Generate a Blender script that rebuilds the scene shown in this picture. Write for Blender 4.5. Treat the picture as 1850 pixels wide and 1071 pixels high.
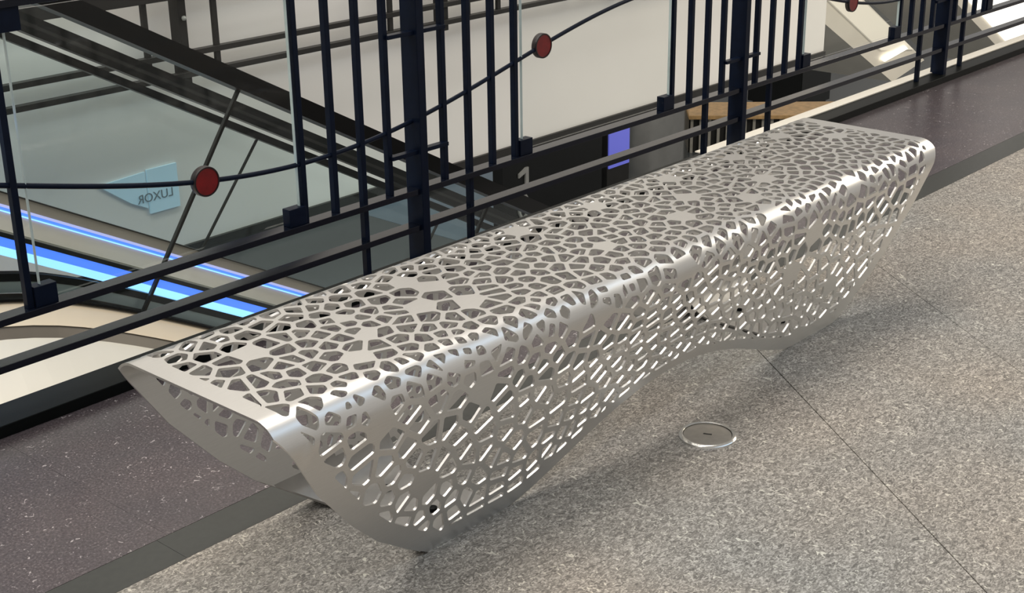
import bpy, bmesh, math, random
import numpy as np
from mathutils import Matrix, Vector

random.seed(7)
for o in list(bpy.data.objects):
    bpy.data.objects.remove(o, do_unlink=True)
scn = bpy.context.scene
COL = scn.collection

# ------------------------------------------------------------------ camera
cam_d = bpy.data.cameras.new('camera')
cam = bpy.data.objects.new('camera', cam_d)
COL.objects.link(cam)
right = Vector((0.66681934, -0.7450989, -0.01340147))
up = Vector((0.27641656, 0.23059602, 0.93296268))
fwd = Vector((0.69205914, 0.62582194, -0.35972356))
M = Matrix((right, up, -fwd)).transposed().to_4x4()
M.translation = (0, 0, 1.5)
cam.matrix_world = M
cam_d.sensor_width = 36.0
cam_d.lens = 2550.0 / 1850.0 * 36.0
cam_d.clip_start = 0.05
cam_d.clip_end = 200
scn.camera = cam

# ------------------------------------------------------------------ world, lights, exposure
w = bpy.data.worlds.new('world')
scn.world = w
w.use_nodes = True
bg = w.node_tree.nodes['Background']
bg.inputs['Color'].default_value = (1.0, 0.955, 0.89, 1)
bg.inputs['Strength'].default_value = 0.50
scn.view_settings.view_transform = 'Standard'
scn.view_settings.look = 'None'
scn.view_settings.gamma = 1.0
scn.view_settings.use_curve_mapping = False
scn.view_settings.exposure = 0.0


def area(name, loc, size, power, color, rot=(0, 0, 0)):
    d = bpy.data.lights.new(name, 'AREA')
    d.shape = 'RECTANGLE'
    d.size, d.size_y = size
    d.energy = power
    d.color = color
    o = bpy.data.objects.new(name, d)
    o.location = loc
    o.rotation_euler = rot
    COL.objects.link(o)
    return o


area('ceiling_light_cool', (3.0, 0.1, 3.7), (9.0, 0.9), 36, (0.46, 0.71, 1.0))
area('ceiling_light_warm', (12.2, 0.6, 4.4), (4.5, 4.0), 520, (1.0, 0.9, 0.74))
area('atrium_light', (0.8, 4.1, 7.0), (11.0, 3.0), 760, (1.0, 0.94, 0.86))


# ------------------------------------------------------------------ materials
def nm(name):
    m = bpy.data.materials.new(name)
    m.use_nodes = True
    nt = m.node_tree
    return m, nt, nt.nodes['Principled BSDF']


def L(nt, a, b):
    nt.links.new(a, b)


def ramp(nt, fac, stops):
    r = nt.nodes.new('ShaderNodeValToRGB')
    e = r.color_ramp.elements
    while len(e) < len(stops):
        e.new(0.5)
    for el, (p, c) in zip(e, stops):
        el.position = p
        el.color = (*c, 1)
    L(nt, fac, r.inputs[0])
    return r.outputs[0]


def coords(nt, scale=(1, 1, 1), rot=(0, 0, 0)):
    g = nt.nodes.new('ShaderNodeNewGeometry')
    mp = nt.nodes.new('ShaderNodeMapping')
    mp.inputs['Scale'].default_value = scale
    mp.inputs['Rotation'].default_value = rot
    L(nt, g.outputs['Position'], mp.inputs['Vector'])
    return mp.outputs[0]


def noise(nt, vec, scale, detail=2, dist=0.0, rough=0.5):
    n = nt.nodes.new('ShaderNodeTexNoise')
    n.inputs['Scale'].default_value = scale
    n.inputs['Detail'].default_value = detail
    n.inputs['Distortion'].default_value = dist
    n.inputs['Roughness'].default_value = rough
    L(nt, vec, n.inputs['Vector'])
    return n.outputs['Fac']


def mix(nt, fac, a, b, mode='MIX'):
    n = nt.nodes.new('ShaderNodeMix')
    n.data_type = 'RGBA'
    n.blend_type = mode
    for sock, v in ((n.inputs[0], fac), (n.inputs[6], a), (n.inputs[7], b)):
        if isinstance(v, (int, float)):
            sock.default_value = v
        elif isinstance(v, tuple):
            sock.default_value = (*v, 1)
        else:
            L(nt, v, sock)
    return n.outputs[2]


def plain(name, col, rough=0.5, metal=0.0, var=0.12, scale=8.0, spec=0.5):
    m, nt, b = nm(name)
    f = noise(nt, coords(nt), scale, 4)
    lo = tuple(c * (1 - var) for c in col)
    hi = tuple(min(1, c * (1 + var)) for c in col)
    L(nt, ramp(nt, f, [(0.3, lo), (0.7, hi)]), b.inputs['Base Color'])
    b.inputs['Roughness'].default_value = rough
    b.inputs['Metallic'].default_value = metal
    b.inputs['Specular IOR Level'].default_value = spec
    return m


def emit(name, col, strength, base=(0.8, 0.8, 0.8)):
    m, nt, b = nm(name)
    b.inputs['Base Color'].default_value = (*base, 1)
    b.inputs['Emission Color'].default_value = (*col, 1)
    b.inputs['Emission Strength'].default_value = strength
    return m


def glass(name, tint, refl=0.06):
    m, nt, b = nm(name)
    nt.nodes.remove(b)
    out = nt.nodes['Material Output']
    t = nt.nodes.new('ShaderNodeBsdfTransparent')
    t.inputs[0].default_value = (*tint, 1)
    g = nt.nodes.new('ShaderNodeBsdfGlossy')
    g.inputs['Roughness'].default_value = 0.02
    lw = nt.nodes.new('ShaderNodeLayerWeight')
    lw.inputs[0].default_value = 0.5
    pw = nt.nodes.new('ShaderNodeMath')
    pw.operation = 'POWER'
    pw.inputs[1].default_value = 5.0
    L(nt, lw.outputs['Facing'], pw.inputs[0])
    mul = nt.nodes.new('ShaderNodeMath')
    mul.operation = 'MULTIPLY_ADD'
    mul.inputs[1].default_value = 0.8
    mul.inputs[2].default_value = refl * 0.6
    L(nt, pw.outputs[0], mul.inputs[0])
    mx = nt.nodes.new('ShaderNodeMixShader')
    L(nt, mul.outputs[0], mx.inputs[0])
    L(nt, t.outputs[0], mx.inputs[1])
    L(nt, g.outputs[0], mx.inputs[2])
    L(nt, mx.outputs[0], out.inputs[0])
    return m


def granite_mat():
    m, nt, b = nm('granite_beige')
    v = coords(nt, (1, 1.7, 1), (0, 0, 0.5))
    v2 = coords(nt, (1.7, 1, 1), (0, 0, -0.4))
    f1 = noise(nt, v, 78, 3, 1.6, 0.62)
    f2 = noise(nt, v2, 34, 2, 2.5, 0.5)
    big = noise(nt, coords(nt), 1.3, 2)
    c1 = ramp(nt, f1, [(0.35, (0.092, 0.084, 0.077)), (0.50, (0.215, 0.198, 0.180)), (0.63, (0.43, 0.40, 0.37))])
    fl = ramp(nt, f2, [(0.64, (0, 0, 0)), (0.67, (1, 1, 1))])
    c2 = mix(nt, fl, c1, (0.56, 0.53, 0.47))
    tint = ramp(nt, big, [(0.35, (0.88, 0.93, 0.95)), (0.65, (1.05, 1.0, 0.93))])
    L(nt, mix(nt, 1.0, c2, tint, 'MULTIPLY'), b.inputs['Base Color'])
    b.inputs['Roughness'].default_value = 0.33
    return m


def terrazzo_mat():
    m, nt, b = nm('terrazzo_plum')
    v = coords(nt)
    f1 = noise(nt, v, 190, 3, 0.5, 0.6)
    f2 = noise(nt, v, 62, 3, 1.5, 0.55)
    f3 = noise(nt, v, 5, 4, 0.5)
    c1 = ramp(nt, f1, [(0.33, (0.040, 0.033, 0.036)), (0.55, (0.080, 0.067, 0.072)), (0.72, (0.16, 0.14, 0.144))])
    fl = ramp(nt, f2, [(0.655, (0, 0, 0)), (0.70, (1, 1, 1))])
    c2 = mix(nt, fl, c1, (0.42, 0.39, 0.39))
    t = ramp(nt, f3, [(0.35, (0.9, 0.9, 0.93)), (0.65, (1.08, 1.05, 1.04))])
    L(nt, mix(nt, 1.0, c2, t, 'MULTIPLY'), b.inputs['Base Color'])
    b.inputs['Roughness'].default_value = 0.3
    return m


def bench_mat():
    m, nt, b = nm('satin_steel')
    f = noise(nt, coords(nt, (2, 40, 40)), 14, 4)
    L(nt, ramp(nt, f, [(0.3, (0.655, 0.645, 0.628)), (0.7, (0.695, 0.685, 0.668))]), b.inputs['Base Color'])
    b.inputs['Metallic'].default_value = 1.0
    b.inputs['Roughness'].default_value = 0.36
    return m


MAT = dict(
    granite=granite_mat(), terrazzo=terrazzo_mat(), steel=bench_mat(),
    band=plain('charcoal_stone', (0.036, 0.037, 0.034), 0.36, 0, 0.1, 60),
    grout=plain('dark_grout', (0.05, 0.047, 0.043), 0.8),
    navy=plain('navy_paint', (0.0035, 0.0075, 0.020), 0.36, 0.0, 0.15, 30, 0.12),
    rail=plain('rail_paint', (0.005, 0.007, 0.014), 0.16, 0.0, 0.15, 30, 0.35),
    black=plain('black_curb', (0.004, 0.005, 0.005), 0.4, 0, 0.15, 20, 0.1),
    red=plain('red_enamel', (0.19, 0.004, 0.006), 0.35, 0, 0.2, 40),
    rim=plain('dark_rim', (0.012, 0.006, 0.008), 0.35),
    glass=glass('clear_glass', (0.985, 0.992, 0.988), 0.022),
    eglass=glass('green_tinted_glass', (0.945, 0.985, 0.985), 0.03),
    gedge=plain('glass_edge', (0.55, 0.66, 0.66), 0.15),
    white=plain('white_wall_paint', (0.86, 0.845, 0.815), 0.6, 0, 0.02, 1.5),
    rubber=plain('black_rubber', (0.006, 0.006, 0.006), 0.35, 0, 0.1, 8, 0.2),
    etrim=plain('dark_grey_trim', (0.024, 0.023, 0.022), 0.4, 0, 0.1, 8, 0.2),
    cream=plain('cream_cladding', (0.74, 0.70, 0.61), 0.4, 0, 0.04, 3),
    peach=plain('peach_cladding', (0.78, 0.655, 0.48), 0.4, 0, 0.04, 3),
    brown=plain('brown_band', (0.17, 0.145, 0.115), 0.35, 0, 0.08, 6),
    deck=plain('taupe_deck', (0.30, 0.265, 0.225), 0.3, 0, 0.05, 4),
    greypanel=plain('pale_grey_panel', (0.33, 0.35, 0.33), 0.25, 0, 0.04, 4),
    slate=plain('slate_floor', (0.098, 0.108, 0.115), 0.22, 0, 0.12, 0.6),
    joint=plain('pale_joint', (0.3, 0.31, 0.31), 0.5),
    blue=emit('blue_light', (0.05, 0.20, 1.0), 1.0, (0.2, 0.3, 0.6)),
    bluecore=emit('blue_light_core', (0.24, 0.56, 1.0), 1.6, (0.3, 0.4, 0.6)),
    lilac=emit('lilac_light', (0.45, 0.48, 0.95), 0.7, (0.4, 0.4, 0.6)),
    chrome=plain('polished_steel', (0.62, 0.61, 0.58), 0.16, 1.0, 0.05, 10),
    capsteel=plain('brushed_cap', (0.42, 0.40, 0.37), 0.3, 1.0, 0.06, 60),
    platesteel=plain('foot_plate_steel', (0.38, 0.37, 0.355), 0.5, 1.0, 0.06, 30),
    blueglow=plain('painted_blue_glow', (0.20, 0.27, 0.34), 0.25, 0, 0.1, 1.5),  # blue glow put into the colour of a floor patch
    gloss_black=plain('gloss_black', (0.008, 0.009, 0.009), 0.08),
    letter=plain('pale_letter', (0.55, 0.55, 0.52), 0.4),
    wood=plain('tan_wood', (0.60, 0.38, 0.17), 0.4, 0, 0.2, 12),
    slat=plain('pale_slat', (0.45, 0.43, 0.38), 0.4),
    dark=plain('dark_interior', (0.022, 0.021, 0.019), 0.5),
    grey=plain('grey_panel', (0.20, 0.19, 0.165), 0.4, 0, 0.05, 2),
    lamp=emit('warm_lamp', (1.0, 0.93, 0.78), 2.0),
    lampsoft=emit('soft_lit_panel', (1.0, 0.93, 0.78), 0.28, (0.72, 0.68, 0.58)),
    skyblue=emit('pale_blue_reflection', (0.42, 0.62, 0.74), 0.25, (0.42, 0.56, 0.64)),  # colour and faint emission stand in for a reflection
    refltext=plain('reflected_letter_grey', (0.17, 0.22, 0.25), 0.5),  # letters of the painted reflection
)


# ------------------------------------------------------------------ helpers
def link(name, me, mat, parent=None):
    o = bpy.data.objects.new(name, me)
    COL.objects.link(o)
    if mat is not None and not me.materials:
        me.materials.append(MAT[mat] if isinstance(mat, str) else mat)
    if parent is not None:
        o.parent = parent
    return o


def tag(o, label=None, cat=None, group=None, kind=None):
    if label: o['label'] = label
    if cat: o['category'] = cat
    if group: o['group'] = group
    if kind: o['kind'] = kind
    return o


def empty(name, loc=(0, 0, 0)):
    o = bpy.data.objects.new(name, None)
    o.empty_display_size = 0.1
    o.location = loc
    COL.objects.link(o)
    return o


def mesh(name, verts, faces, smooth=False):
    me = bpy.data.meshes.new(name)
    me.from_pydata([tuple(v) for v in verts], [], faces)
    me.update()
    if smooth:
        for p in me.polygons: p.use_smooth = True
    return me


def box_me(name, x0, x1, y0, y1, z0, z1, bev=0.0):
    bm = bmesh.new()
    vs = [bm.verts.new(v) for v in [(x0, y0, z0), (x1, y0, z0), (x1, y1, z0), (x0, y1, z0),
                                    (x0, y0, z1), (x1, y0, z1), (x1, y1, z1), (x0, y1, z1)]]
    for f in [(0, 3, 2, 1), (4, 5, 6, 7), (0, 1, 5, 4), (1, 2, 6, 5), (2, 3, 7, 6), (3, 0, 4, 7)]:
        bm.faces.new([vs[i] for i in f])
    if bev > 0:
        bmesh.ops.bevel(bm, geom=list(bm.edges), offset=bev, segments=2, affect='EDGES', profile=0.5)
    me = bpy.data.meshes.new(name)
    bm.to_mesh(me)
    bm.free()
    return me


def box(name, x0, x1, y0, y1, z0, z1, mat, parent=None, bev=0.0):
    return link(name, box_me(name, x0, x1, y0, y1, z0, z1, bev), mat, parent)


def prism_xz(name, pts, y0, y1, mat, parent=None):
    """closed polygon in the XZ plane, extruded from y0 to y1"""
    n = len(pts)
    v = [(x, y0, z) for x, z in pts] + [(x, y1, z) for x, z in pts]
    f = [tuple(range(n - 1, -1, -1)), tuple(range(n, 2 * n))]
    f += [(i, (i + 1) % n, n + (i + 1) % n, n + i) for i in range(n)]
    me = mesh(name, v, f)
    bm = bmesh.new(); bm.from_mesh(me)
    bmesh.ops.recalc_face_normals(bm, faces=bm.faces)
    bm.to_mesh(me); bm.free()
    return link(name, me, mat, parent)


def strip_xz(name, top, bot, y0, y1, mat, parent=None):
    """solid ribbon between two curves given as equal lists of (x,z)"""
    n = len(top)
    v = []
    for (x, z), (xb, zb) in zip(top, bot):
        v += [(x, y0, z), (x, y1, z), (xb, y1, zb), (xb, y0, zb)]
    f = []
    for i in range(n - 1):
        a, b = 4 * i, 4 * i + 4
        for k in range(4):
            f.append((a + k, b + k, b + (k + 1) % 4, a + (k + 1) % 4))
    f += [(0, 1, 2, 3), tuple(4 * (n - 1) + k for k in (3, 2, 1, 0))]
    me = mesh(name, v, f)
    bm = bmesh.new(); bm.from_mesh(me)
    bmesh.ops.recalc_face_normals(bm, faces=bm.faces)
    bm.to_mesh(me); bm.free()
    return link(name, me, mat, parent)


def tube(name, pts, r, mat, parent=None, seg=10):
    v, f = [], []
    P = [Vector(p) for p in pts]
    for i, p in enumerate(P):
        t = (P[min(i + 1, len(P) - 1)] - P[max(i - 1, 0)]).normalized()
        a = Vector((0, 1, 0)) if abs(t.y) < 0.9 else Vector((1, 0, 0))
        b = t.cross(a).normalized(); a = b.cross(t)
        for k in range(seg):
            an = 2 * math.pi * k / seg
            v.append(p + a * (r * math.cos(an)) + b * (r * math.sin(an)))
    for i in range(len(P) - 1):
        for k in range(seg):
            f.append((i * seg + k, i * seg + (k + 1) % seg, (i + 1) * seg + (k + 1) % seg, (i + 1) * seg + k))
    f += [tuple(range(seg - 1, -1, -1)), tuple(range((len(P) - 1) * seg, len(P) * seg))]
    me = mesh(name, v, f, True)
    return link(name, me, mat, parent)


def lathe_me(name, prof, seg=48):
    """prof: (r,z) list from axis outwards/upwards; r==0 closes"""
    v, f, rings = [], [], []
    for r, z in prof:
        if r < 1e-6:
            rings.append([len(v)]); v.append((0, 0, z))
        else:
            rings.append(list(range(len(v), len(v) + seg)))
            v += [(r * math.cos(2 * math.pi * k / seg), r * math.sin(2 * math.pi * k / seg), z) for k in range(seg)]
    for a, b in zip(rings[:-1], rings[1:]):
        for k in range(seg):
            k2 = (k + 1) % seg
            if len(a) == 1 and len(b) == 1: continue
            if len(a) == 1: f.append((a[0], b[k], b[k2]))
            elif len(b) == 1: f.append((a[k], b[0], a[k2]))
            else: f.append((a[k], b[k], b[k2], a[k2]))
    me = mesh(name, v, f, True)
    bm = bmesh.new(); bm.from_mesh(me)
    bmesh.ops.recalc_face_normals(bm, faces=bm.faces)
    bm.to_mesh(me); bm.free()
    me.set_sharp_from_angle(angle=math.radians(35))
    return me


def clip_poly(poly, a, b, c):
    """keep a*x+b*y<=c"""
    out = []
    n = len(poly)
    for i in range(n):
        p, q = poly[i], poly[(i + 1) % n]
        dp, dq = a * p[0] + b * p[1] - c, a * q[0] + b * q[1] - c
        if dp <= 0: out.append(p)
        if (dp < 0 < dq) or (dq < 0 < dp):
            t = dp / (dp - dq)
            out.append((p[0] + t * (q[0] - p[0]), p[1] + t * (q[1] - p[1])))
    return out


# ------------------------------------------------------------------ gallery floor
FX0, FX1, FY0 = -4.0, 14.0, -5.0
BAND0, BAND1, EDGE = 2.138, 2.243, 2.91
floor = box('floor', FX0, FX1, FY0, 3.06, -0.30, -0.012, 'grout')
tag(floor, kind='structure')


def slab(name, poly, z0, z1, mat, parent):
    n = len(poly)
    v = [(x, y, z0) for x, y in poly] + [(x, y, z1) for x, y in poly]
    f = [tuple(range(n - 1, -1, -1)), tuple(range(n, 2 * n))]
    f += [(i, (i + 1) % n, n + (i + 1) % n, n + i) for i in range(n)]
    return link(name, mesh(name, v, f), mat, parent)


# granite slabs: 0.6 m courses on a diagonal
gdir = Vector((0.594, 0.805)).normalized()
gn = Vector((gdir.y, -gdir.x))
base_off = gn.x * 3.011 + gn.y * 1.84
sp = 0.60
for k in range(-16, 17):
    lo = base_off + k * sp
    gap0 = 0.0014 if k == 0 else (0.0009 if k == 1 else 0.0001)
    gap1 = 0.0014 if k == -1 else (0.0009 if k == 0 else 0.0001)
    off = (0.37 * k) % 1.0 * 1.2
    for j in range(-8, 9):
        t0 = off + j * 1.8
        a = [gn * (lo + gap0) + gdir * (t0 + 0.0001), gn * (lo + sp - gap1) + gdir * (t0 + 0.0001),
             gn * (lo + sp - gap1) + gdir * (t0 + 1.8 - 0.0001), gn * (lo + gap0) + gdir * (t0 + 1.8 - 0.0001)]
        poly = [(p.x, p.y) for p in a]
        for c in ((0, 1, BAND0), (0, -1, 3.0), (1, 0, 11.0), (-1, 0, 2.5)):
            if poly: poly = clip_poly(poly, *c)
        if len(poly) >= 3:
            slab('tile', poly, -0.012, 0.0, 'granite', floor)
x = 1.381 - 1.5 * 3
while x < FX1:
    slab('border_tile', [(x + 0.0004, BAND0 + 0.001), (min(x + 1.5, FX1) - 0.0004, BAND0 + 0.001),
                         (min(x + 1.5, FX1) - 0.0004, BAND1 - 0.0006), (x + 0.0004, BAND1 - 0.0006)], -0.012, 0.0, 'band', floor)
    x += 1.5
x = 1.408 - 2.4 * 2
while x < FX1:
    slab('terrazzo_tile', [(x + 0.0003, BAND1 + 0.0006), (min(x + 2.4, FX1) - 0.0003, BAND1 + 0.0006),
                           (min(x + 2.4, FX1) - 0.0003, 3.05), (x + 0.0003, 3.05)], -0.012, 0.0, 'terrazzo', floor)
    x += 2.4

# ------------------------------------------------------------------ bench
XC, YC = 2.515, 1.9555
HT = 0.45
DF, DT, RAD = 0.170, 0.2555, 0.060       # half width at floor, at (sharp) top corner, fold radius


def section():
    th = math.atan2(DT - DF, HT)            # lean of the side sheets
    turn = math.pi / 2 + th
    tl = RAD * math.tan(turn / 2)
    cy, cz = DT - tl, HT - RAD              # fold centre (half-width, z)
    pts = []                                # (d, z, nd, nz) from front foot (d negative) to mid
    n_side = (-math.cos(th), -math.sin(th)) # outward normal of the front sheet (d axis points to +Y)
    a0 = math.pi + th                       # angle of that normal
    tx, tz = -cy + RAD * math.cos(a0), cz + RAD * math.sin(a0)
    for i in range(60):
        t = i / 60
        pts.append((-DF + (tx + DF) * t, tz * t, n_side[0], n_side[1]))
    for i in range(60):
        a = a0 - turn * i / 60
        pts.append((-cy + RAD * math.cos(a), cz + RAD * math.sin(a), math.cos(a), math.sin(a)))
    for i in range(31):
        t = i / 30
        pts.append((-cy + cy * t, HT, 0, 1))
    full = pts + [(-d, z, -nd, nz) for d, z, nd, nz in reversed(pts[:-1])]
    return np.array(full)


SEC = section()
SS = np.concatenate([[0], np.cumsum(np.hypot(np.diff(SEC[:, 0]), np.diff(SEC[:, 1])))])
STOT = SS[-1]
MID = len(SS) // 2
SFRONT = float(np.interp(0.445, SEC[:MID, 1], SS[:MID]))


def s_of_z(z):
    return float(np.interp(z, SEC[:91, 1], SS[:91]))


def s_of_y(y):                               # on the flat seat
    return STOT / 2 + (y - YC)


def arch(x):
    u = abs(x - XC) / 0.575
    return 0.148 * (1 - u * u) ** 1.6 if u < 1 else 0.0


def warp(x, s):
    k = STOT if s > STOT / 2 else 0
    d = s if k == 0 else STOT - s
    if d < 0.42:
        d = d + arch(x) * (1 - d / 0.42) ** 1.35
    return d if k == 0 else STOT - d


def unwarp_front(x, s):
    lo, hi = 0.0, 0.42
    if s > 0.42: return s
    for _ in range(30):
        m = (lo + hi) / 2
        if warp(x, m) < s: lo = m
        else: hi = m
    return lo


def P3(x, s, inset=0.0):
    s = warp(x, s)
    d = np.interp(s, SS, SEC[:, 0]); z = np.interp(s, SS, SEC[:, 1])
    nd = np.interp(s, SS, SEC[:, 2]); nz = np.interp(s, SS, SEC[:, 3])
    l = math.hypot(nd, nz); nd /= l; nz /= l
    return (x, YC + d - nd * inset, z - nz * inset), (0.0, nd, nz)


# outline of the unrolled sheet (convex)
EZ = [0, .02, .045, .1, .17, .28, .38, .42, .447]
EX = [1.713, 1.678, 1.640, 1.562, 1.490, 1.398, 1.341, 1.323, 1.307]
left = [(x_, s_of_z(z_)) for z_, x_ in zip(EZ, EX)]
left = left + [(x_, STOT - s_) for x_, s_ in reversed(left)]
outl = left + [(2 * XC - x_, s_) for x_, s_ in reversed(left)]


def hull(pts):
    pts = sorted(set((round(a, 6), round(b, 6)) for a, b in pts))
    def half(p):
        h = []
        for q in p:
            while len(h) > 1 and (h[-1][0] - h[-2][0]) * (q[1] - h[-2][1]) - (h[-1][1] - h[-2][1]) * (q[0] - h[-2][0]) <= 0:
                h.pop()
            h.append(q)
        return h
    a, b = half(pts), half(pts[::-1])
    return a[:-1] + b[:-1]


OUT = hull(outl)                              # counter-clockwise
PLANES = []
for i in range(len(OUT)):
    p, q = OUT[i], OUT[(i + 1) % len(OUT)]
    dx, dy = q[0] - p[0], q[1] - p[1]
    l = math.hypot(dx, dy)
    a, b = dy / l, -dx / l
    horizontal = abs(dy) < 1e-6
    band = 0.040 if horizontal else 0.043
    PLANES.append((a, b, a * p[0] + b * p[1], band))

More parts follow.
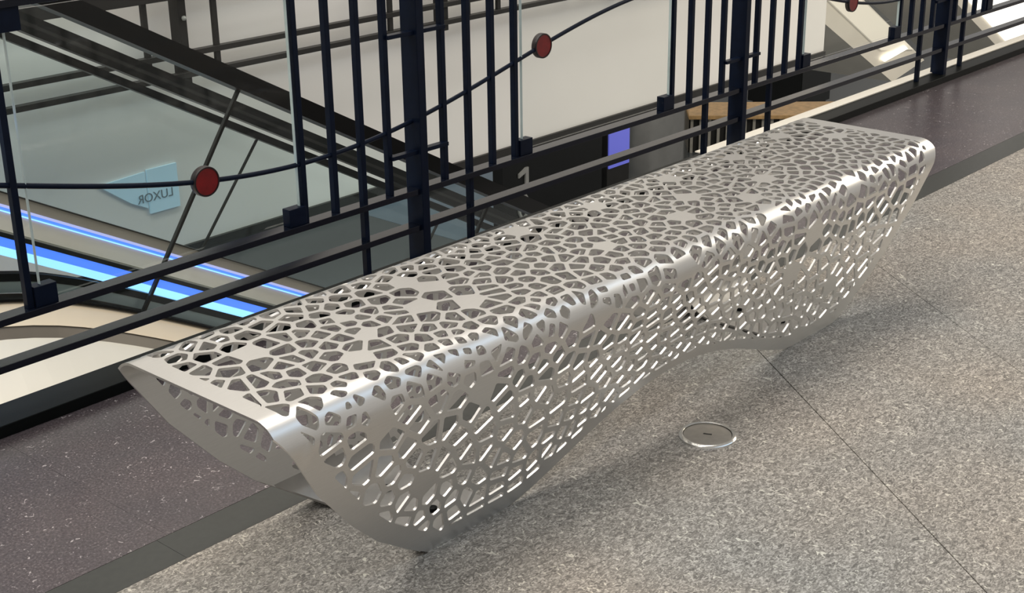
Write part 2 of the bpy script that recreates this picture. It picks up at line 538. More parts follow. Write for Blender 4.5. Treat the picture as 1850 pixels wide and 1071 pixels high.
# cell centres of the near part of the seat (x, unrolled s, solid) and further unpierced leaves (x, s)
TRACED = [(1.484, 0.733, 1), (1.696, 0.633, 1), (1.599, 0.555, 1), (1.714, 0.727, 1), (1.523, 0.465, 1), (1.455, 0.450, 1), (1.529, 0.417, 1), (1.936, 0.787, 1), (1.958, 0.719, 1), (1.860, 0.656, 1), (1.942, 0.592, 1), (1.848, 0.443, 1), (1.739, 0.433, 1), (2.348, 0.827, 1), (2.393, 0.598, 1), (2.243, 0.443, 1), (2.619, 0.805, 1), (2.102, 0.413, 1), (2.182, 0.399, 1), (1.370, 0.854, 0), (1.374, 0.817, 0), (1.360, 0.769, 0), (1.371, 0.728, 0), (1.404, 0.693, 0), (1.431, 0.843, 0), (1.451, 0.820, 0), (1.420, 0.777, 0), (1.479, 0.778, 0), (1.483, 0.869, 0), (1.489, 0.828, 0), (1.527, 0.846, 0), (1.529, 0.808, 0), (1.464, 0.669, 0), (1.486, 0.634, 0), (1.519, 0.642, 0), (1.444, 0.611, 0), (1.480, 0.594, 0), (1.520, 0.587, 0), (1.373, 0.627, 0), (1.413, 0.612, 0), (1.386, 0.549, 0), (1.418, 0.527, 0), (1.346, 0.562, 0), (1.353, 0.488, 0), (1.347, 0.657, 0), (1.540, 0.544, 0), (1.581, 0.517, 0), (1.533, 0.500, 0), (1.565, 0.482, 0), (1.491, 0.537, 0), (1.497, 0.490, 0), (1.460, 0.505, 0), (1.478, 0.468, 0), (1.546, 0.437, 0), (1.501, 0.442, 0), (1.422, 0.470, 0), (1.476, 0.439, 0), (1.440, 0.433, 0), (1.391, 0.455, 0), (1.475, 0.417, 0), (1.503, 0.407, 0), (1.634, 0.853, 0), (1.651, 0.807, 0), (1.696, 0.772, 0), (1.585, 0.823, 0), (1.602, 0.783, 0), (1.645, 0.755, 0), (1.685, 0.737, 0), (1.576, 0.743, 0), (1.607, 0.731, 0), (1.629, 0.693, 0), (1.666, 0.702, 0), (1.534, 0.738, 0), (1.536, 0.690, 0), (1.584, 0.678, 0), (1.603, 0.641, 0), (1.551, 0.641, 0), (1.573, 0.601, 0), (1.737, 0.742, 0), (1.772, 0.711, 0), (1.804, 0.672, 0), (1.744, 0.701, 0), (1.765, 0.659, 0), (1.783, 0.625, 0), (1.703, 0.695, 0), (1.728, 0.661, 0), (1.685, 0.657, 0), (1.717, 0.614, 0), (1.764, 0.590, 0), (1.641, 0.651, 0), (1.713, 0.562, 0), (1.630, 0.602, 0), (1.663, 0.570, 0), (1.698, 0.515, 0), (1.648, 0.530, 0), (1.672, 0.482, 0), (1.646, 0.478, 0), (1.611, 0.482, 0), (1.646, 0.454, 0), (1.815, 0.851, 0), (1.866, 0.834, 0), (1.844, 0.790, 0), (1.782, 0.814, 0), (1.779, 0.767, 0), (1.765, 0.868, 0), (1.741, 0.844, 0), (1.712, 0.816, 0), (1.739, 0.789, 0), (1.682, 0.832, 0), (1.704, 0.863, 0), (1.831, 0.742, 0), (1.919, 0.824, 0), (1.904, 0.859, 0), (1.873, 0.878, 0), (1.969, 0.852, 0), (2.001, 0.836, 0), (2.029, 0.809, 0), (1.976, 0.810, 0), (2.021, 0.780, 0), (1.984, 0.754, 0), (2.066, 0.753, 0), (2.027, 0.729, 0), (2.020, 0.697, 0), (2.068, 0.703, 0), (1.890, 0.730, 0), (1.926, 0.671, 0), (1.983, 0.651, 0), (1.813, 0.685, 0), (1.901, 0.611, 0), (1.829, 0.595, 0), (1.863, 0.556, 0), (1.824, 0.536, 0), (1.896, 0.544, 0), (1.788, 0.556, 0), (1.847, 0.500, 0), (1.891, 0.490, 0), (1.863, 0.460, 0), (1.783, 0.516, 0), (1.809, 0.499, 0), (1.819, 0.466, 0), (1.790, 0.469, 0), (1.761, 0.479, 0), (1.726, 0.485, 0), (1.747, 0.528, 0), (1.783, 0.444, 0), (1.815, 0.435, 0), (1.754, 0.451, 0), (1.720, 0.451, 0), (1.694, 0.440, 0), (1.775, 0.420, 0), (1.813, 0.402, 0), (1.729, 0.410, 0), (1.774, 0.394, 0), (1.851, 0.424, 0), (1.683, 0.424, 0), (2.048, 0.654, 0), (2.084, 0.623, 0), (2.118, 0.590, 0), (2.144, 0.551, 0), (2.027, 0.621, 0), (2.020, 0.594, 0), (2.006, 0.561, 0), (2.071, 0.581, 0), (2.098, 0.547, 0), (2.057, 0.549, 0), (2.102, 0.500, 0), (2.063, 0.509, 0), (2.014, 0.517, 0), (2.036, 0.494, 0), (2.012, 0.478, 0), (2.055, 0.469, 0), (1.956, 0.511, 0), (1.984, 0.464, 0), (2.031, 0.447, 0), (1.924, 0.460, 0), (1.904, 0.444, 0), (1.954, 0.431, 0), (1.990, 0.427, 0), (2.018, 0.414, 0), (2.044, 0.405, 0), (2.069, 0.438, 0), (1.969, 0.411, 0), (2.144, 0.850, 0), (2.180, 0.849, 0), (2.214, 0.821, 0), (2.154, 0.824, 0), (2.177, 0.800, 0), (2.212, 0.780, 0), (2.134, 0.805, 0), (2.158, 0.776, 0), (2.200, 0.753, 0), (2.170, 0.739, 0), (2.268, 0.781, 0), (2.252, 0.745, 0), (2.210, 0.709, 0), (2.269, 0.715, 0), (2.251, 0.685, 0), (2.286, 0.678, 0), (2.090, 0.792, 0), (2.121, 0.748, 0), (2.164, 0.702, 0), (2.103, 0.710, 0), (2.124, 0.664, 0), (2.214, 0.665, 0), (2.245, 0.639, 0), (2.174, 0.651, 0), (2.201, 0.624, 0), (2.135, 0.630, 0), (2.165, 0.600, 0), (2.072, 0.690, 0), (2.357, 0.868, 0), (2.399, 0.844, 0), (2.427, 0.828, 0), (2.467, 0.823, 0), (2.391, 0.794, 0), (2.446, 0.783, 0), (2.307, 0.853, 0), (2.285, 0.859, 0), (2.245, 0.847, 0), (2.288, 0.814, 0), (2.329, 0.757, 0), (2.371, 0.727, 0), (2.332, 0.707, 0), (2.402, 0.745, 0), (2.313, 0.664, 0), (2.215, 0.863, 0), (2.507, 0.831, 0), (2.381, 0.672, 0), (2.416, 0.640, 0), (2.446, 0.590, 0), (2.474, 0.569, 0), (2.345, 0.656, 0), (2.370, 0.631, 0), (2.330, 0.618, 0), (2.348, 0.587, 0), (2.361, 0.546, 0), (2.402, 0.554, 0), (2.440, 0.541, 0), (2.400, 0.509, 0), (2.275, 0.612, 0), (2.283, 0.578, 0), (2.315, 0.542, 0), (2.338, 0.499, 0), (2.367, 0.474, 0), (2.215, 0.587, 0), (2.268, 0.520, 0), (2.293, 0.483, 0), (2.328, 0.460, 0), (2.221, 0.526, 0), (2.191, 0.539, 0), (2.251, 0.466, 0), (2.290, 0.454, 0), (2.207, 0.476, 0), (2.155, 0.483, 0), (2.203, 0.446, 0), (2.134, 0.457, 0), (2.167, 0.441, 0), (2.237, 0.421, 0), (2.264, 0.425, 0), (2.288, 0.427, 0), (2.322, 0.425, 0), (2.102, 0.458, 0), (2.199, 0.424, 0), (2.284, 0.396, 0), (2.473, 0.864, 0), (2.533, 0.862, 0), (2.510, 0.879, 0), (2.570, 0.839, 0), (2.603, 0.854, 0), (2.564, 0.816, 0), (2.540, 0.799, 0), (2.508, 0.768, 0), (2.564, 0.766, 0), (2.463, 0.732, 0), (2.406, 0.728, 0), (2.444, 0.685, 0), (2.504, 0.697, 0), (2.540, 0.715, 0), (2.608, 0.747, 0), (2.577, 0.721, 0), (2.655, 0.744, 0), (2.651, 0.775, 0), (2.589, 0.688, 0), (2.639, 0.706, 0), (2.549, 0.671, 0), (2.530, 0.644, 0), (2.493, 0.653, 0), (2.496, 0.618, 0), (2.454, 0.629, 0), (2.464, 0.661, 0), (2.581, 0.639, 0), (2.527, 0.598, 0), (2.625, 0.674, 0), (2.691, 0.723, 0), (2.698, 0.774, 0), (2.668, 0.814, 0), (2.640, 0.844, 0), (2.686, 0.848, 0), (2.710, 0.811, 0), (2.752, 0.813, 0), (2.727, 0.844, 0), (2.772, 0.785, 0), (2.741, 0.757, 0)]
LEAVES = [(2.679, 0.592), (2.923, 0.802), (3.208, 0.785), (3.081, 0.608), (2.921, 0.547), (2.878, 0.459), (3.483, 0.818), (3.586, 0.691), (2.820, 0.671), (1.536, 0.389), (1.672, 0.186), (2.485, 0.416), (3.255, 0.439), (3.068, 0.350), (2.990, 0.241), (3.233, 0.141), (1.815, 0.348)]

rng = np.random.RandomState(11)
seeds, rad, solid = [], [], []
for x_, s_, so in TRACED:
    seeds.append((x_, s_)); rad.append(0.032 if so else 0.026); solid.append(bool(so))
for x_, s_ in LEAVES:
    seeds.append((x_, s_)); rad.append(0.045); solid.append(True)
TR = np.array([(x_, s_) for x_, s_, _ in TRACED])
for k in range(9):
    seeds.append((rng.uniform(1.6, 3.4), STOT - rng.uniform(0.08, 0.38))); rad.append(0.042); solid.append(True)


def nz2(x, y):
    return (math.sin(x * 7.1 + 1.3) * math.sin(y * 9.7 + x * 3.1) + math.sin(x * 13.3 - y * 11.0 + 2.0) + math.sin(y * 17.0 + x * 5.0)) / 3


def spacing(x, s):
    r = 0.0355 + 0.0075 * nz2(x, s)
    if x < 1.75: r += 0.011 * min(1, (1.75 - x) / 0.3)
    if s < SFRONT - 0.05: r += 0.0085
    return r


NX, NY = 140, 70
grid = {}


def gkey(p): return (int(p[0] / 0.06), int(p[1] / 0.06))


for i, p in enumerate(seeds): grid.setdefault(gkey(p), []).append(i)
YST = 1.0                                       # distance metric stretch
tries = 0
while tries < 90000:
    tries += 1
    x_ = rng.uniform(1.30, 2 * XC - 1.30); s_ = rng.uniform(0, STOT)
    if any(a * x_ + b * s_ > c - 0.02 for a, b, c, _ in PLANES): continue
    r_ = spacing(x_, s_) * rng.choice([0.78, 0.95, 1.1, 1.25])
    if s_ < STOT - 0.40 and ((TR - (x_, s_)) ** 2).sum(1).min() < 0.040 ** 2: continue
    k = gkey((x_, s_)); ok = True
    for ix in range(k[0] - 1, k[0] + 2):
        for iy in range(k[1] - 1, k[1] + 2):
            for j in grid.get((ix, iy), ()):
                q = seeds[j]
                rr = max(r_, rad[j]) if solid[j] else r_
                if (q[0] - x_) ** 2 * 0.72 + (q[1] - s_) ** 2 * 1.25 < rr * rr:
                    ok = False; break
            if not ok: break
        if not ok: break
    if ok:
        grid.setdefault(k, []).append(len(seeds))
        seeds.append((x_, s_)); rad.append(r_); solid.append(False)
SEED = np.array(seeds)
BARW = 0.0051                                  # half bar width


def inset_cell(poly, d):
    out = poly
    n = len(poly)
    for i in range(n):
        p, q = poly[i], poly[(i + 1) % n]
        dx, dy = q[0] - p[0], q[1] - p[1]
        l = math.hypot(dx, dy)
        if l < 1e-7: continue
        a, b = dy / l, -dx / l
        out = clip_poly(out, a, b, a * p[0] + b * p[1] - d)
        if len(out) < 3: return []
    return out


def clean(poly, eps=1e-5):
    o = []
    for p in poly:
        if not o or math.hypot(p[0] - o[-1][0], p[1] - o[-1][1]) > eps: o.append(p)
    if len(o) > 1 and math.hypot(o[0][0] - o[-1][0], o[0][1] - o[-1][1]) <= eps: o.pop()
    return o


def parea(poly):
    return 0.5 * sum(poly[i][0] * poly[(i + 1) % len(poly)][1] - poly[(i + 1) % len(poly)][0] * poly[i][1] for i in range(len(poly)))


def fillet(poly, r):
    o = []
    n = len(poly)
    for i in range(n):
        a, p, b = poly[i - 1], poly[i], poly[(i + 1) % n]
        la, lb = math.hypot(a[0] - p[0], a[1] - p[1]), math.hypot(b[0] - p[0], b[1] - p[1])
        t = min(r, 0.42 * la, 0.42 * lb)
        A = (p[0] + (a[0] - p[0]) * t / la, p[1] + (a[1] - p[1]) * t / la)
        B = (p[0] + (b[0] - p[0]) * t / lb, p[1] + (b[1] - p[1]) * t / lb)
        m = (0.25 * A[0] + 0.5 * p[0] + 0.25 * B[0], 0.25 * A[1] + 0.5 * p[1] + 0.25 * B[1])
        o += [A, m, B]
    return o


def dense(poly, step):
    o = []
    n = len(poly)
    for i in range(n):
        p, q = poly[i], poly[(i + 1) % n]
        k = max(1, int(math.ceil(math.hypot(q[0] - p[0], q[1] - p[1]) / step)))
        for j in range(k):
            t = j / k
            o.append((p[0] + (q[0] - p[0]) * t, p[1] + (q[1] - p[1]) * t))
    return o


def bridge(A, B):
    """triangles between nested convex rings A (outer) and B (inner), both ccw, merged by angle about the inner centroid"""
    na, nb = len(A), len(B)
    cx = sum(p[0] for p in B) / nb; cy = sum(p[1] for p in B) / nb
    ta = [math.atan2(p[1] - cy, p[0] - cx) for p in A]
    tb = [math.atan2(p[1] - cy, p[0] - cx) for p in B]
    ia = min(range(na), key=lambda i: ta[i]); ib = min(range(nb), key=lambda i: tb[i])
    sa = [ta[(ia + i) % na] for i in range(na)] + [ta[ia] + 2 * math.pi]
    sb = [tb[(ib + i) % nb] for i in range(nb)] + [tb[ib] + 2 * math.pi]
    i = j = 0
    tris = []
    while i < na or j < nb:
        if j >= nb or (i < na and sa[i + 1] <= sb[j + 1]):
            tris.append((('a', (ia + i) % na), ('a', (ia + i + 1) % na), ('b', (ib + j) % nb))); i += 1
        else:
            tris.append((('a', (ia + i) % na), ('b', (ib + j + 1) % nb), ('b', (ib + j) % nb))); j += 1
    return tris


THK = 0.0052


class Sheet:
    def __init__(self): self.v, self.n, self.f = [], [], []

    def add(self, p, n):
        self.v.append(p); self.n.append(n); return len(self.v) - 1

    def skin(self, pts2, tris):
        for inset, sgn in ((0.0, 1), (THK, -1)):
            idx = []
            for x_, s_ in pts2:
                p, n = P3(x_, s_, inset)
                idx.append(self.add(p, tuple(sgn * c for c in n)))
            for t in tris:
                q = [idx[k] for k in t]
                # outer skin: unrolled ccw in (x, s) faces outward
                self.f.append(tuple(q) if sgn > 0 else tuple(reversed(q)))

    def wall(self, ring, closed_outer):
        """ring ccw; wall faces the hole (or outwards if closed_outer)"""
        n = len(ring)
        P0 = [P3(x_, s_, 0.0) for x_, s_ in ring]
        P1 = [P3(x_, s_, THK)[0] for x_, s_ in ring]
        for i in range(n):
            k = (i + 1) % n
            a, b = Vector(P0[i][0]), Vector(P0[k][0])
            nn = (b - a).cross(Vector(P0[i][1])).normalized()      # points to the outside of the ring
            if not closed_outer: nn = -nn
            q = [self.add(tuple(a), tuple(nn)), self.add(tuple(b), tuple(nn)), self.add(P1[k], tuple(nn)), self.add(P1[i], tuple(nn))]
            self.f.append(tuple(q) if not closed_outer else tuple(reversed(q)))

    def wall_edges(self, edges):
        for a2, b2 in edges:
            (p0, n0), (p1, n1) = P3(*a2), P3(*b2)
            a, b = Vector(p0), Vector(p1)
            if (b - a).length < 1e-9: continue
            nn = (b - a).cross(Vector(n0)).normalized()
            q = [self.add(p0, tuple(nn)), self.add(P3(*a2, THK)[0], tuple(nn)), self.add(P3(*b2, THK)[0], tuple(nn)), self.add(p1, tuple(nn))]
            self.f.append(tuple(q))

    def build(self, name, mat, parent):
        me = bpy.data.meshes.new(name)
        me.from_pydata(self.v, [], self.f)
        me.update()
        for p in me.polygons: p.use_smooth = True
        me.normals_split_custom_set_from_vertices([Vector(n) for n in self.n])
        return link(name, me, mat, parent)


def on_outline(p, q):
    for a, b, c, _ in PLANES:
        if abs(a * p[0] + b * p[1] - c) < 1e-6 and abs(a * q[0] + b * q[1] - c) < 1e-6:
            return True
    return False


sheets = dict(front_panel=Sheet(), seat_panel=Sheet(), back_panel=Sheet())
STEP = 0.011
for i in range(len(SEED)):
    p = SEED[i]
    d2 = ((SEED - p) ** 2).sum(1)
    near = np.argsort(d2)[1:40]
    poly = list(OUT)
    for j in near:
        q = SEED[j]
        a, b = q - p
        if d2[j] * 0.25 > max((v[0] - p[0]) ** 2 + (v[1] - p[1]) ** 2 for v in poly): break
        poly = clip_poly(poly, a, b, (q @ q - p @ p) / 2)
    poly = clean(poly)
    if len(poly) < 3: continue
    hole = []
    if not solid[i]:
        hole = inset_cell(poly, BARW if SFRONT < p[1] < STOT - SFRONT else 0.0060)
        for a, b, c, band in PLANES:
            if len(hole) < 3: break
            hole = clip_poly(hole, a, b, c - band)
        hole = clean(hole, 0.002) if len(hole) >= 3 else []
        if len(hole) < 3 or parea(hole) < 1.0e-4: hole = []
    sh = sheets['front_panel' if p[1] < SFRONT else ('back_panel' if p[1] > STOT - SFRONT else 'seat_panel')]
    O = dense(poly, STEP)
    if hole:
        H = dense(clean(fillet(hole, 0.0050), 2e-4), STEP)
        pts = O + H
        tris = [tuple(k if t == 'a' else len(O) + k for t, k in tr) for tr in bridge(O, H)]
        sh.skin(pts, tris)
        sh.wall(H, False)
    else:
        cx = sum(v[0] for v in poly) / len(poly); cy = sum(v[1] for v in poly) / len(poly)
        rings = [O]
        nr = 5
        for r in range(1, nr):
            t = r / nr
            rings.append([(v[0] + (cx - v[0]) * t, v[1] + (cy - v[1]) * t) for v in O])
        pts = [v for r in rings for v in r] + [(cx, cy)]
        n = len(O); tris = []
        for r in range(nr - 1):
            for k in range(n):
                tris.append((r * n + k, r * n + (k + 1) % n, (r + 1) * n + (k + 1) % n))
                tris.append((r * n + k, (r + 1) * n + (k + 1) % n, (r + 1) * n + k))
        for k in range(n): tris.append(((nr - 1) * n + k, (nr - 1) * n + (k + 1) % n, nr * n))
        sh.skin(pts, tris)
    sh.wall_edges([(O[k], O[(k + 1) % len(O)]) for k in range(len(O)) if on_outline(O[k], O[(k + 1) % len(O)])])

bench = empty('bench', (XC, YC, 0))
tag(bench, 'perforated satin metal bench with a cellular pattern on the stone floor', 'bench')
bparts = []
for n_, sh in sheets.items():
    bparts.append(sh.build(n_, 'steel', None))
# foot plates: curved pans joining front and back sheet at each foot, cut to the same end curve
for sx in (-1, 1):
    prof = []
    for k in range(15):
        a = math.pi / 2 * k / 14
        prof.append((0.166 + 0.0060 - 0.075 * (1 - math.cos(a)) * 1.0 + 0.012 * (1 - math.sin(a)), 0.009 + 0.085 * (1 - math.sin(a))))
    prof = [(d, z) for d, z in prof]
    prof += [(0.05, 0.009), (0.0, 0.009), (-0.06, 0.009), (-0.12, 0.009), (-0.145, 0.012), (-0.158, 0.020), (-0.164, 0.034)]
    nU = len(prof) - 1
    vs, fs = [], []
    xin = XC + sx * 0.578
    for end in (0, 1):
        for off_ in (0, -0.005):
            for d, z in prof:
                xx = xin if end else XC + sx * (XC - (float(np.interp(z, EZ, EX)) + 0.006))
                vs.append((xx, YC + d, max(0.001, z + off_)))
    xa, xb = sorted((xin, XC + sx * 0.80))
    n = nU + 1
    for k in range(nU):
        fs += [(k, k + 1, 2 * n + k + 1, 2 * n + k), (n + k, 3 * n + k, 3 * n + k + 1, n + k + 1),
               (k, n + k, n + k + 1, k + 1), (2 * n + k, 2 * n + k + 1, 3 * n + k + 1, 3 * n + k)]
    fs += [(0, 2 * n, 3 * n, n), (n - 1, 2 * n - 1, 4 * n - 1, 3 * n - 1)]
    me = mesh('foot_plate', vs, fs, True)
    bm = bmesh.new(); bm.from_mesh(me); bmesh.ops.recalc_face_normals(bm, faces=bm.faces); bm.to_mesh(me); bm.free()
    me.set_sharp_from_angle(angle=math.radians(40))
    pl = link('foot_plate', me, 'platesteel', None)
    bparts.append(pl)
    bolt_me = lathe_me('anchor_bolt', [(0, 0.010), (0.006, 0.010), (0.010, 0.008), (0.010, 0.0), (0, 0.0)], 12)
    for dy in (-0.07, 0.07):
        bo = link('anchor_bolt', bolt_me, 'black', pl)
        bo.location = ((xa + xb) / 2, YC + dy, 0.009)
for o in bparts:
    o.parent = bench
    o.matrix_parent_inverse = Matrix.Translation((-XC, -YC, 0))

# ------------------------------------------------------------------ floor box cap
cap = empty('floor_outlet_cover', (2.504, 1.653, 0.0))
tag(cap, 'round stainless steel outlet cover set in the granite floor beside the bench', 'floor cover')
link('rim', lathe_me('rim', [(0.0575, 0.0015), (0.0575, 0.0055), (0.060, 0.0070), (0.0635, 0.0068), (0.068, 0.0035), (0.069, 0.0), (0.0575, 0.0005)], 64), 'chrome', cap)
lid = link('lid', lathe_me('lid', [(0, 0.0045), (0.052, 0.0045), (0.0560, 0.0038), (0.0572, 0.0010), (0, 0.0010)], 64), 'capsteel', cap)
slot = box('slot', -0.010, 0.010, -0.0022, 0.0022, 0.0040, 0.0052, 'dark', lid)
slot.rotation_euler = (0, 0, -1.15)

# ------------------------------------------------------------------ navy railing
RY = 2.97
PER = 1.7475
posts = [2.866 + PER * k for k in range(-2, 6)]
offs = [-0.446, -0.331, -0.222, -0.117, 0.117, 0.227, 0.335, 0.443]
railing = empty('railing', (2.866, RY, 0))
tag(railing, 'navy steel railing with glass panes, wavy rod and red discs', 'railing')
RX0, RX1 = posts[0] - 0.5, posts[-1] + 0.5


def radd(o):
    o.parent = railing
    o.matrix_parent_inverse = Matrix.Translation((-2.866, -RY, 0))
    return o


radd(box('base_channel', RX0, RX1, 2.912, 3.03, 0.0, 0.031, 'black', None, 0.002))
for z0, z1 in ((0.143, 0.161), (0.257, 0.275), (0.985, 1.003)):
    radd(box('rail', RX0, RX1, 2.946, 2.992, z0, z1, 'rail', None, 0.0012))
radd(box('handrail', RX0, RX1, 2.94, 3.0, 1.085, 1.115, 'navy', None, 0.008))
post_me = box_me('post', -0.015, 0.015, -0.034, 0.034, 0.030, 1.09, 0.0015)
post_me.materials.append(MAT['navy'])
fl_me = box_me('post_fin', -0.0245, -0.0, -0.004, 0.004, 0.031, 1.085, 0.0)
b_full = box_me('baluster', -0.0085, 0.0085, -0.010, 0.010, 0.031, 1.09, 0.001)
b_up = box_me('baluster_upper', -0.0085, 0.0085, -0.010, 0.010, 0.275, 1.09, 0.001)
tie_me = box_me('tie', 0, 0.109, -0.012, 0.012, -0.006, 0.006, 0.001)
for me_ in (b_full, b_up, tie_me): me_.materials.append(MAT['navy'])
clamp_lo = box_me('glass_clamp', -0.030, 0.030, -0.016, 0.016, 0.275, 0.326, 0.0015)
clamp_hi = box_me('glass_clamp_upper', -0.030, 0.030, -0.016, 0.016, 0.930, 0.985, 0.0015)
for me_ in (clamp_lo, clamp_hi): me_.materials.append(MAT['navy'])
for px in posts:
    o = radd(link('post', post_me, 'navy')); o.location = (px, RY, 0)
    for k, of in enumerate(offs):
        full = k in (2, 5)
        o = radd(link('baluster', b_full if full else b_up, 'navy')); o.location = (px + of, RY, 0)
    for zz in (0.388, 0.745):
        o = radd(link('tie', tie_me, 'navy')); o.location = (px + 0.008, RY - 0.010, zz)
        o = radd(link('tie', tie_me, 'navy')); o.location = (px - 0.117, RY - 0.010, zz)
for a, b in zip(posts[:-1], posts[1:]):
    x0, x1 = a + 0.443 + 0.033, b - 0.446 - 0.018
    g = radd(box('glass_pane', x0, x1, RY - 0.005, RY + 0.005, 0.290, 0.975, 'glass', None))
    for xe in (x0, x1):
        e = box('glass_edge', xe - 0.0008, xe + 0.0008, RY - 0.0049, RY + 0.0049, 0.2905, 0.9745, 'gedge', None)
        e.parent = g
        e.matrix_parent_inverse = g.matrix_parent_inverse.copy() if False else Matrix()
    for cx_ in (a + 0.443 + 0.040, b - 0.446 - 0.035):
        for cm in (clamp_lo, clamp_hi):
            o = radd(link('glass_clamp', cm, 'navy')); o.location = (cx_, RY, 0)


def wave_z(x):
    return 0.580 - 0.137 * math.cos(2 * math.pi * (x - 2.43) / 3.5)


wave = radd(tube('wave_rod', [(RX0 + i * 0.03, RY, wave_z(RX0 + i * 0.03)) for i in range(int((RX1 - RX0) / 0.03))], 0.0068, 'navy', None, 10))
disc_me = lathe_me('disc', [(0, 0.0085), (0.0355, 0.0085), (0.0360, 0.007), (0.0360, -0.007), (0.0355, -0.0085), (0, -0.0085)], 40)
ring_me = lathe_me('disc_rim', [(0.0355, 0.010), (0.0395, 0.010), (0.0405, 0.008), (0.0405, -0.008), (0.0395, -0.010), (0.0355, -0.010), (0.0355, 0.010)], 40)
for k in range(-1, 3):
    for xd in (2.097, 3.445):
        xx = xd + 3.37 * k
        if xx < RX0 or xx > RX1: continue
        d = radd(link('disc', disc_me, 'red')); d.location = (xx, RY, wave_z(xx)); d.rotation_euler = (math.pi / 2, 0, 0)
        link('disc_rim', ring_me, 'rim', d)

# pale ledge behind the railing base
tag(box('trim_1', 4.45, RX1, 2.992, 3.05, 0.0315, 0.036, 'cream'), kind='structure')

# ------------------------------------------------------------------ escalator
SL = 0.543


def inc(z0, x): return z0 - SL * (x - 2.5)


def soft(a, b, k):
    m = min(a, b)
    return m - k * math.log(math.exp(-(a - m) / k) + math.exp(-(b - m) / k))


esc = empty('escalator', (2.5, 4.35, -4.5))
tag(esc, 'escalator going down behind the railing with black handrails and blue light strips', 'escalator')
EX0, EX1 = 0.4, 9.2
XS = [EX0 + i * 0.08 for i in range(int((EX1 - EX0) / 0.08) + 1)]


def curve(z0, zl, k=0.09): return [(x_, soft(inc(z0, x_), zl, k)) for x_ in XS]


def off(c, dz): return [(x_, z_ + dz) for x_, z_ in c]


def eadd(o):
    o.parent = esc
    o.matrix_parent_inverse = Matrix.Translation((-2.5, -4.35, 4.5))
    return o


def line(z0, z1, x0=EX0, x1=EX1): return [(x0, inc(z0, x0)), (x1, inc(z0, x1))], [(x0, inc(z1, x0)), (x1, inc(z1, x1))]


# near side (Y 3.65)
hc = curve(0.69, 1.10, 0.05)
eadd(strip_xz('handrail', hc, off(hc, -0.064), 3.60, 3.69, 'rubber'))
gc = curve(-0.235, 0.10)
xj = [0.4, 1.12, 2.30, 3.48, 4.66, 5.84, 7.02, 9.2]         # joints along the incline
for a, b in zip(xj[:-1], xj[1:]):
    sk = 0.44
    quad = [(a, soft(inc(-0.235, a), 0.10, 0.09)), (b - 0.01, soft(inc(-0.235, b - 0.01), 0.10, 0.09)),
            (b - 0.01 + sk, inc(0.63, b - 0.01 + sk)), (a + sk, inc(0.63, a + sk))]
    if a < 1.0:
        quad = [(0.4, 0.05), (b - 0.01, soft(inc(-0.235, b - 0.01), 0.10, 0.09)), (b - 0.01 + sk, inc(0.63, b - 0.01 + sk)), (0.9, 0.98), (0.4, 1.0)]
    eadd(prism_xz('balustrade_glass', quad, 3.640, 3.650, 'eglass'))
    if a > 0.5:
        eadd(strip_xz('glass_joint', [(a - 0.012, soft(inc(-0.235, a), 0.10, 0.09)), (a + sk - 0.012, inc(0.63, a + sk))],
                      [(a - 0.001, soft(inc(-0.235, a), 0.10, 0.09)), (a + sk - 0.001, inc(0.63, a + sk))], 3.638, 3.652, 'etrim'))
top_, bot_ = line(-0.103, -0.118); eadd(strip_xz('skirt_trim', top_, bot_, 3.665, 3.70, 'etrim'))
top_, bot_ = line(-0.118, -0.148); eadd(strip_xz('light_strip', top_, bot_, 3.668, 3.70, 'blue'))
top_, bot_ = line(-0.148, -0.176); eadd(strip_xz('light_strip', top_, bot_, 3.668, 3.70, 'bluecore'))
c0 = curve(-0.176, 0.155, 0.07)
eadd(strip_xz('skirt_trim', c0, off(c0, -0.024), 3.662, 3.70, 'rubber'))
eadd(strip_xz('skirt_panel', off(c0, -0.024), off(curve(-0.176, 0.155, 0.07), -0.060), 3.664, 3.70, 'greypanel'))
eadd(strip_xz('skirt_trim', gc, off(gc, -0.008), 3.630, 3.70, 'rubber'))
c1 = off(gc, -0.008)
c2 = curve(-0.318, 0.01)


def lean(name, top, bot, yt, yb, mat):
    """side panel leaning out towards the bottom, 3 cm thick"""
    n_ = len(top)
    v, f = [], []
    for (x0_, z0_), (x1_, z1_) in zip(top, bot):
        v += [(x0_, yt, z0_), (x0_, yt + 0.03, z0_ - 0.005), (x1_, yb + 0.03, z1_ - 0.005), (x1_, yb, z1_)]
    for i in range(n_ - 1):
        a_, b_ = 4 * i, 4 * i + 4
        for k in range(4): f.append((a_ + k, b_ + k, b_ + (k + 1) % 4, a_ + (k + 1) % 4))
    f += [(0, 1, 2, 3), tuple(4 * (n_ - 1) + k for k in (3, 2, 1, 0))]
    me = mesh(name, v, f)
    bm = bmesh.new(); bm.from_mesh(me); bmesh.ops.recalc_face_normals(bm, faces=bm.faces); bm.to_mesh(me); bm.free()
    return eadd(link(name, me, mat))


k2 = [(x_ - 0.055, z_ + 0.042) for x_, z_ in c2]
k3 = [(x_ - 0.012, z_ - 0.030) for x_, z_ in k2]
k4 = [(x_ - 0.10, z_ - 0.13) for x_, z_ in k3]
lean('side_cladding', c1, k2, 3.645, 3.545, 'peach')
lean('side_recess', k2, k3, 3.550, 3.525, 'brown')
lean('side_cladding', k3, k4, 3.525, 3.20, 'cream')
c3 = off(c2, -0.040)
eadd(strip_xz('truss_side', c3, off(c3, -0.75), 3.66, 3.70, 'cream'))
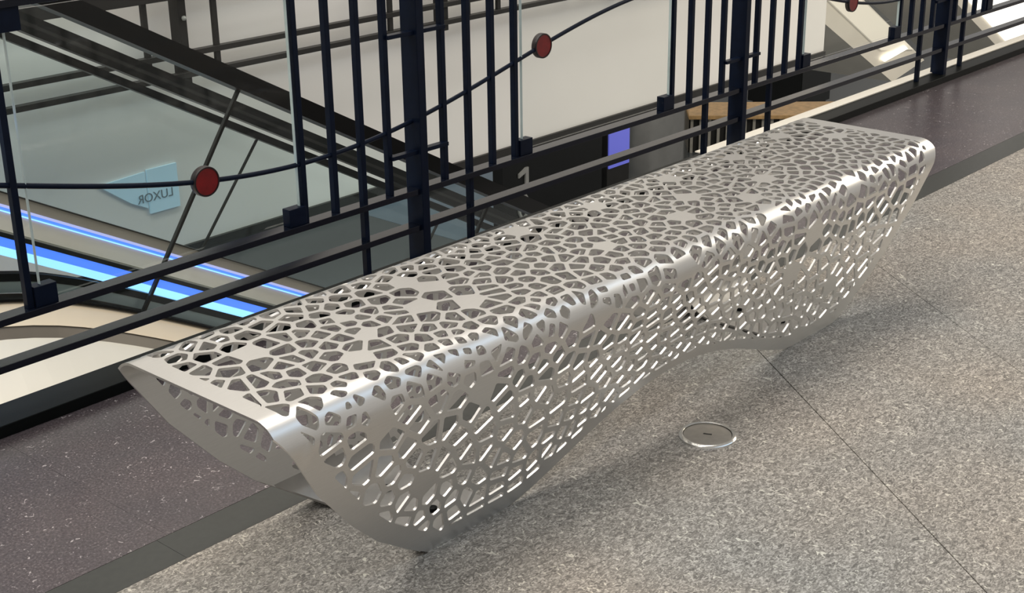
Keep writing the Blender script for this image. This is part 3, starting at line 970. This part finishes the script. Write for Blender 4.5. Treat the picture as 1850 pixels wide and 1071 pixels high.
# deck between the sides
top_, bot_ = line(-0.105, -0.16); eadd(strip_xz('deck', top_, bot_, 3.70, 5.04, 'deck'))
eadd(strip_xz('deck_bead', *line(-0.100, -0.112), 3.74, 3.752, 'slat'))
eadd(strip_xz('underside', off(c3, -0.73), off(c3, -0.75), 3.70, 5.30, 'cream'))
# far side (Y 5.05)
eadd(strip_xz('skirt_trim', *line(-0.020, -0.026), 5.045, 5.10, 'etrim'))
eadd(strip_xz('skirt_panel', *line(-0.026, -0.074), 5.05, 5.10, 'deck'))
eadd(strip_xz('light_strip', *line(-0.074, -0.086), 5.046, 5.10, 'lilac'))
eadd(strip_xz('light_strip', *line(-0.086, -0.100), 5.050, 5.10, 'blue'))
eadd(strip_xz('light_strip', *line(-0.100, -0.120), 5.046, 5.10, 'bluecore'))
eadd(strip_xz('skirt_trim', *line(-0.120, -0.132), 5.044, 5.10, 'rubber'))
eadd(strip_xz('light_strip', *line(-0.132, -0.150), 5.046, 5.10, 'lilac'))
for zt, zb, mt in ((0.755, 0.722, 'rubber'), (0.722, 0.706, 'etrim'), (0.706, 0.676, 'rubber')):
    h2 = curve(zt, 1.12, 0.05)
    eadd(strip_xz('handrail', h2, off(h2, zb - zt), 5.02, 5.10, mt))
h3 = curve(0.652, 1.02, 0.05)
eadd(strip_xz('glass_rail', h3, off(h3, -0.036), 5.03, 5.09, 'rubber'))
xj2 = [0.4, 1.15, 2.33, 3.52, 4.70, 5.88, 9.0]
for a, b in zip(xj2[:-1], xj2[1:]):
    sk = 0.36
    eadd(prism_xz('balustrade_glass', [(a, inc(-0.02, a)), (b - 0.008, inc(-0.02, b - 0.008)), (b - 0.008 + sk, inc(0.616, b - 0.008 + sk)), (a + sk, inc(0.616, a + sk))], 5.055, 5.065, 'eglass'))
    if a > 0.5:
        eadd(strip_xz('glass_joint', [(a - 0.009, inc(-0.02, a)), (a + sk - 0.009, inc(0.616, a + sk))],
                      [(a - 0.001, inc(-0.02, a)), (a + sk - 0.001, inc(0.616, a + sk))], 5.053, 5.067, 'etrim'))

# ------------------------------------------------------------------ far side of the void
wall = box('wall_far', -2.0, 10.12, 5.72, 5.95, -0.785, 5.0, 'white')
tag(wall, kind='structure')
tag(box('trim_2', -2.0, 10.12, 5.70, 5.97, -0.835, -0.785, 'etrim'), kind='structure')
tag(box('trim_3', -2.0, 10.12, 5.74, 5.97, -0.875, -0.835, 'greypanel'), kind='structure')

far = empty('railing', (3.9, 5.6, 0))
tag(far, 'thin dark railing in front of the white wall across the void', 'railing')


def fadd(o):
    o.parent = far
    o.matrix_parent_inverse = Matrix.Translation((-3.9, -5.6, 0))
    return o


for z_ in (0.095, 0.194):
    fadd(box('rail', -1.5, 9.6, 5.56, 5.60, z_ - 0.013, z_ + 0.013, 'etrim', None, 0.001))
fadd(box('rail', -1.5, 9.6, 5.55, 5.61, 0.455, 0.52, 'etrim', None, 0.002))
for k in range(-1, 4):
    px = 3.905 + 1.75 * k
    fadd(box('post', px - 0.022, px + 0.022, 5.585, 5.66, 0.045, 1.05, 'etrim', None, 0.002))
    fadd(link('knob', lathe_me('knob', [(0, 0.012), (0.009, 0.009), (0.012, 0), (0.009, -0.009), (0, -0.012)], 12), 'greypanel')).location = (px, 5.575, 0.36)
    for dx in (-0.215, 0.175, -0.43, 0.43):
        if abs(dx) > 0.3 and k == 0: continue
        fadd(box('baluster', px + dx - 0.013, px + dx + 0.013, 5.57, 5.59, 0.10, 1.05, 'etrim', None))


def text_mesh(name, txt, size, depth, loc, rot, mat, mirror=False, parent=None):
    cu = bpy.data.curves.new(name, 'FONT')
    cu.body = txt
    cu.size = size
    cu.extrude = depth
    cu.align_x = 'CENTER'
    o = bpy.data.objects.new(name, cu)
    COL.objects.link(o)
    dg = bpy.context.evaluated_depsgraph_get()
    me = bpy.data.meshes.new_from_object(o.evaluated_get(dg))
    bpy.data.objects.remove(o, do_unlink=True)
    if mirror:
        for v in me.vertices: v.co.x = -v.co.x
        me.flip_normals()
    me.materials.clear()
    r = link(name, me, mat, parent)
    r.location = loc
    r.rotation_euler = rot
    return r


reflection = empty('wall_reflection', (3.74, 5.71, -0.58))  # a reflection modelled as a solid board, no real sign here
tag(reflection, 'pale blue reflection with mirrored lettering, built as a flat board on the white wall', 'reflection')


def sadd(o):
    o.parent = reflection
    o.matrix_parent_inverse = Matrix.Translation((-3.74, -5.71, 0.58))
    return o


sadd(box('panel', 3.70, 3.872, 5.708, 5.719, -0.575, -0.355, 'skyblue', None))
sadd(prism_xz('panel', [(3.69, -0.362), (3.69, -0.545), (3.60, -0.500), (3.43, -0.375)], 5.710, 5.719, 'skyblue', None))
sadd(text_mesh('lettering', 'LUXOR', 0.062, 0.001, (3.735, 5.706, -0.512), (math.pi / 2, 0, 0), 'refltext', True))

# ------------------------------------------------------------------ lower level
lf = box('floor_lower', -4, 60, 3.4, 50, -4.75, -4.5, 'slate')
tag(lf, kind='structure')
for k in range(5):
    y = 10.6 + 1.25 * k
    box('joint_strip', -2, 40, y, y + 0.03, -4.5, -4.497, 'joint', lf)
box('floor_blue_glow', 12.6, 16.4, 11.7, 14.6, -4.5, -4.495, 'blueglow', lf)  # added patch: bluish light behind the escalator glass, painted on the floor
wl = box('wall_back', -4, 60, 26, 26.3, -4.5, 3.0, 'grey')
tag(wl, kind='structure')

blk = empty('sign_block', (13.0, 11.2, -4.5))
tag(blk, 'glossy black kiosk wall with a pale number 1', 'kiosk')


def badd(o, root, loc):
    o.parent = root
    o.matrix_parent_inverse = Matrix.Translation((-loc[0], -loc[1], -loc[2]))
    return o


bl = (13.0, 11.2, -4.5)
badd(box('body', 12.02, 13.95, 11.0, 11.16, -4.5, -2.3, 'gloss_black', None, 0.01), blk, bl)
badd(prism_xz('numeral', [(12.475, -3.52), (12.475, -3.215), (12.425, -3.215), (12.30, -3.275), (12.30, -3.325), (12.42, -3.28), (12.42, -3.52)], 10.975, 10.998, 'letter'), blk, bl)
ov = [(12.385 + 0.098 * math.cos(a_), -3.70 + 0.165 * math.sin(a_)) for a_ in [2 * math.pi * k / 28 for k in range(29)]]
iv = [(12.385 + 0.066 * math.cos(a_), -3.70 + 0.130 * math.sin(a_)) for a_ in [2 * math.pi * k / 28 for k in range(29)]]
badd(strip_xz('numeral', ov, iv, 10.975, 10.998, 'letter'), blk, bl)

scr = empty('light_screen', (14.3, 10.9, -4.5))
tag(scr, 'blue glowing screen on the lower floor left of the polished cylinder', 'screen')
scl = (14.3, 10.9, -4.5)
badd(box('screen', 14.07, 14.50, 10.98, 11.0, -3.6, -2.6, emit('blue_violet_screen', (0.16, 0.19, 1.0), 0.38, (0.2, 0.2, 0.5)), None), scr, scl)
badd(box('stand', 14.05, 14.52, 11.0, 11.12, -4.5, -2.58, 'dark', None), scr, scl)

colm = empty('column', (16.0, 12.2, -4.5))
tag(colm, 'polished metal cylinder on the lower floor beside the kiosk', 'column')
o = link('shaft', lathe_me('shaft', [(0, 0), (0.92, 0), (0.92, 3.0), (0, 3.0)], 64), 'chrome', colm)
o = link('base_ring', lathe_me('base_ring', [(0.92, 0), (0.97, 0), (0.97, 0.10), (0.92, 0.12)], 64), 'dark', colm)

kio = empty('counter', (18.4, 12.1, -4.5))
kio.rotation_euler = (0, 0, -0.87)
tag(kio, 'wooden topped counter with pale slats on the lower floor', 'counter')
link('body', box_me('body', -0.9, 1.75, 0.10, 0.75, 0.0, 0.56), 'dark', kio)
link('top', box_me('top', -1.0, 1.9, -0.05, 0.85, 0.56, 0.63, 0.01), 'wood', kio)
sl_me = box_me('slat', -0.022, 0.022, -0.02, 0.02, 0.0, 0.56)
sl_me.materials.append(MAT['slat'])
for k in range(20):
    o = link('slat', sl_me, 'slat', kio); o.location = (-0.9 + 0.14 * k, 0.05, 0)

cub = empty('display_cube', (22.3, 13.0, -4.5))
tag(cub, 'black display cube on the lower floor behind the wooden counter', 'cube')
cl_ = (22.3, 13.0, -4.5)
badd(box('body', 21.45, 22.45, 12.5, 13.6, -4.42, -3.62, 'gloss_black', None, 0.01), cub, cl_)
badd(box('plinth', 21.55, 22.4, 12.55, 13.55, -4.5, -4.42, 'dark', None), cub, cl_)


def sloped(name, lo, hi, y0, y1, mat, parent=None):
    return prism_xz(name, [lo[0], lo[1], hi[1], hi[0]], y0, y1, mat, parent)


st = empty('escalator', (13.2, 7.1, -4.5))
tag(st, 'white sided escalator with a lit opening further along the void', 'escalator')
slp = (13.2, 7.1, -4.5)
badd(sloped('side_panel', [(11.6, -0.60), (13.9, -1.87)], [(12.2, -0.36), (14.62, -1.75)], 7.0, 8.2, 'cream'), st, slp)
badd(sloped('lit_panel', [(12.25, -0.72), (13.55, -1.47)], [(12.6, -0.63), (14.3, -1.58)], 6.98, 7.0, 'lampsoft'), st, slp)
badd(sloped('lamp', [(13.56, -1.56), (13.62, -1.60)], [(14.05, -1.50), (14.12, -1.54)], 6.96, 6.98, 'lamp'), st, slp)
st2 = empty('escalator', (16.5, 7.1, -4.5))
tag(st2, 'bright white escalator side at the far right end of the railing', 'escalator')
slp2 = (16.5, 7.1, -4.5)
badd(sloped('side_panel', [(15.0, -1.05), (17.2, -2.26)], [(15.5, -1.0), (17.9, -2.3)], 7.0, 8.2, 'cream'), st2, slp2)
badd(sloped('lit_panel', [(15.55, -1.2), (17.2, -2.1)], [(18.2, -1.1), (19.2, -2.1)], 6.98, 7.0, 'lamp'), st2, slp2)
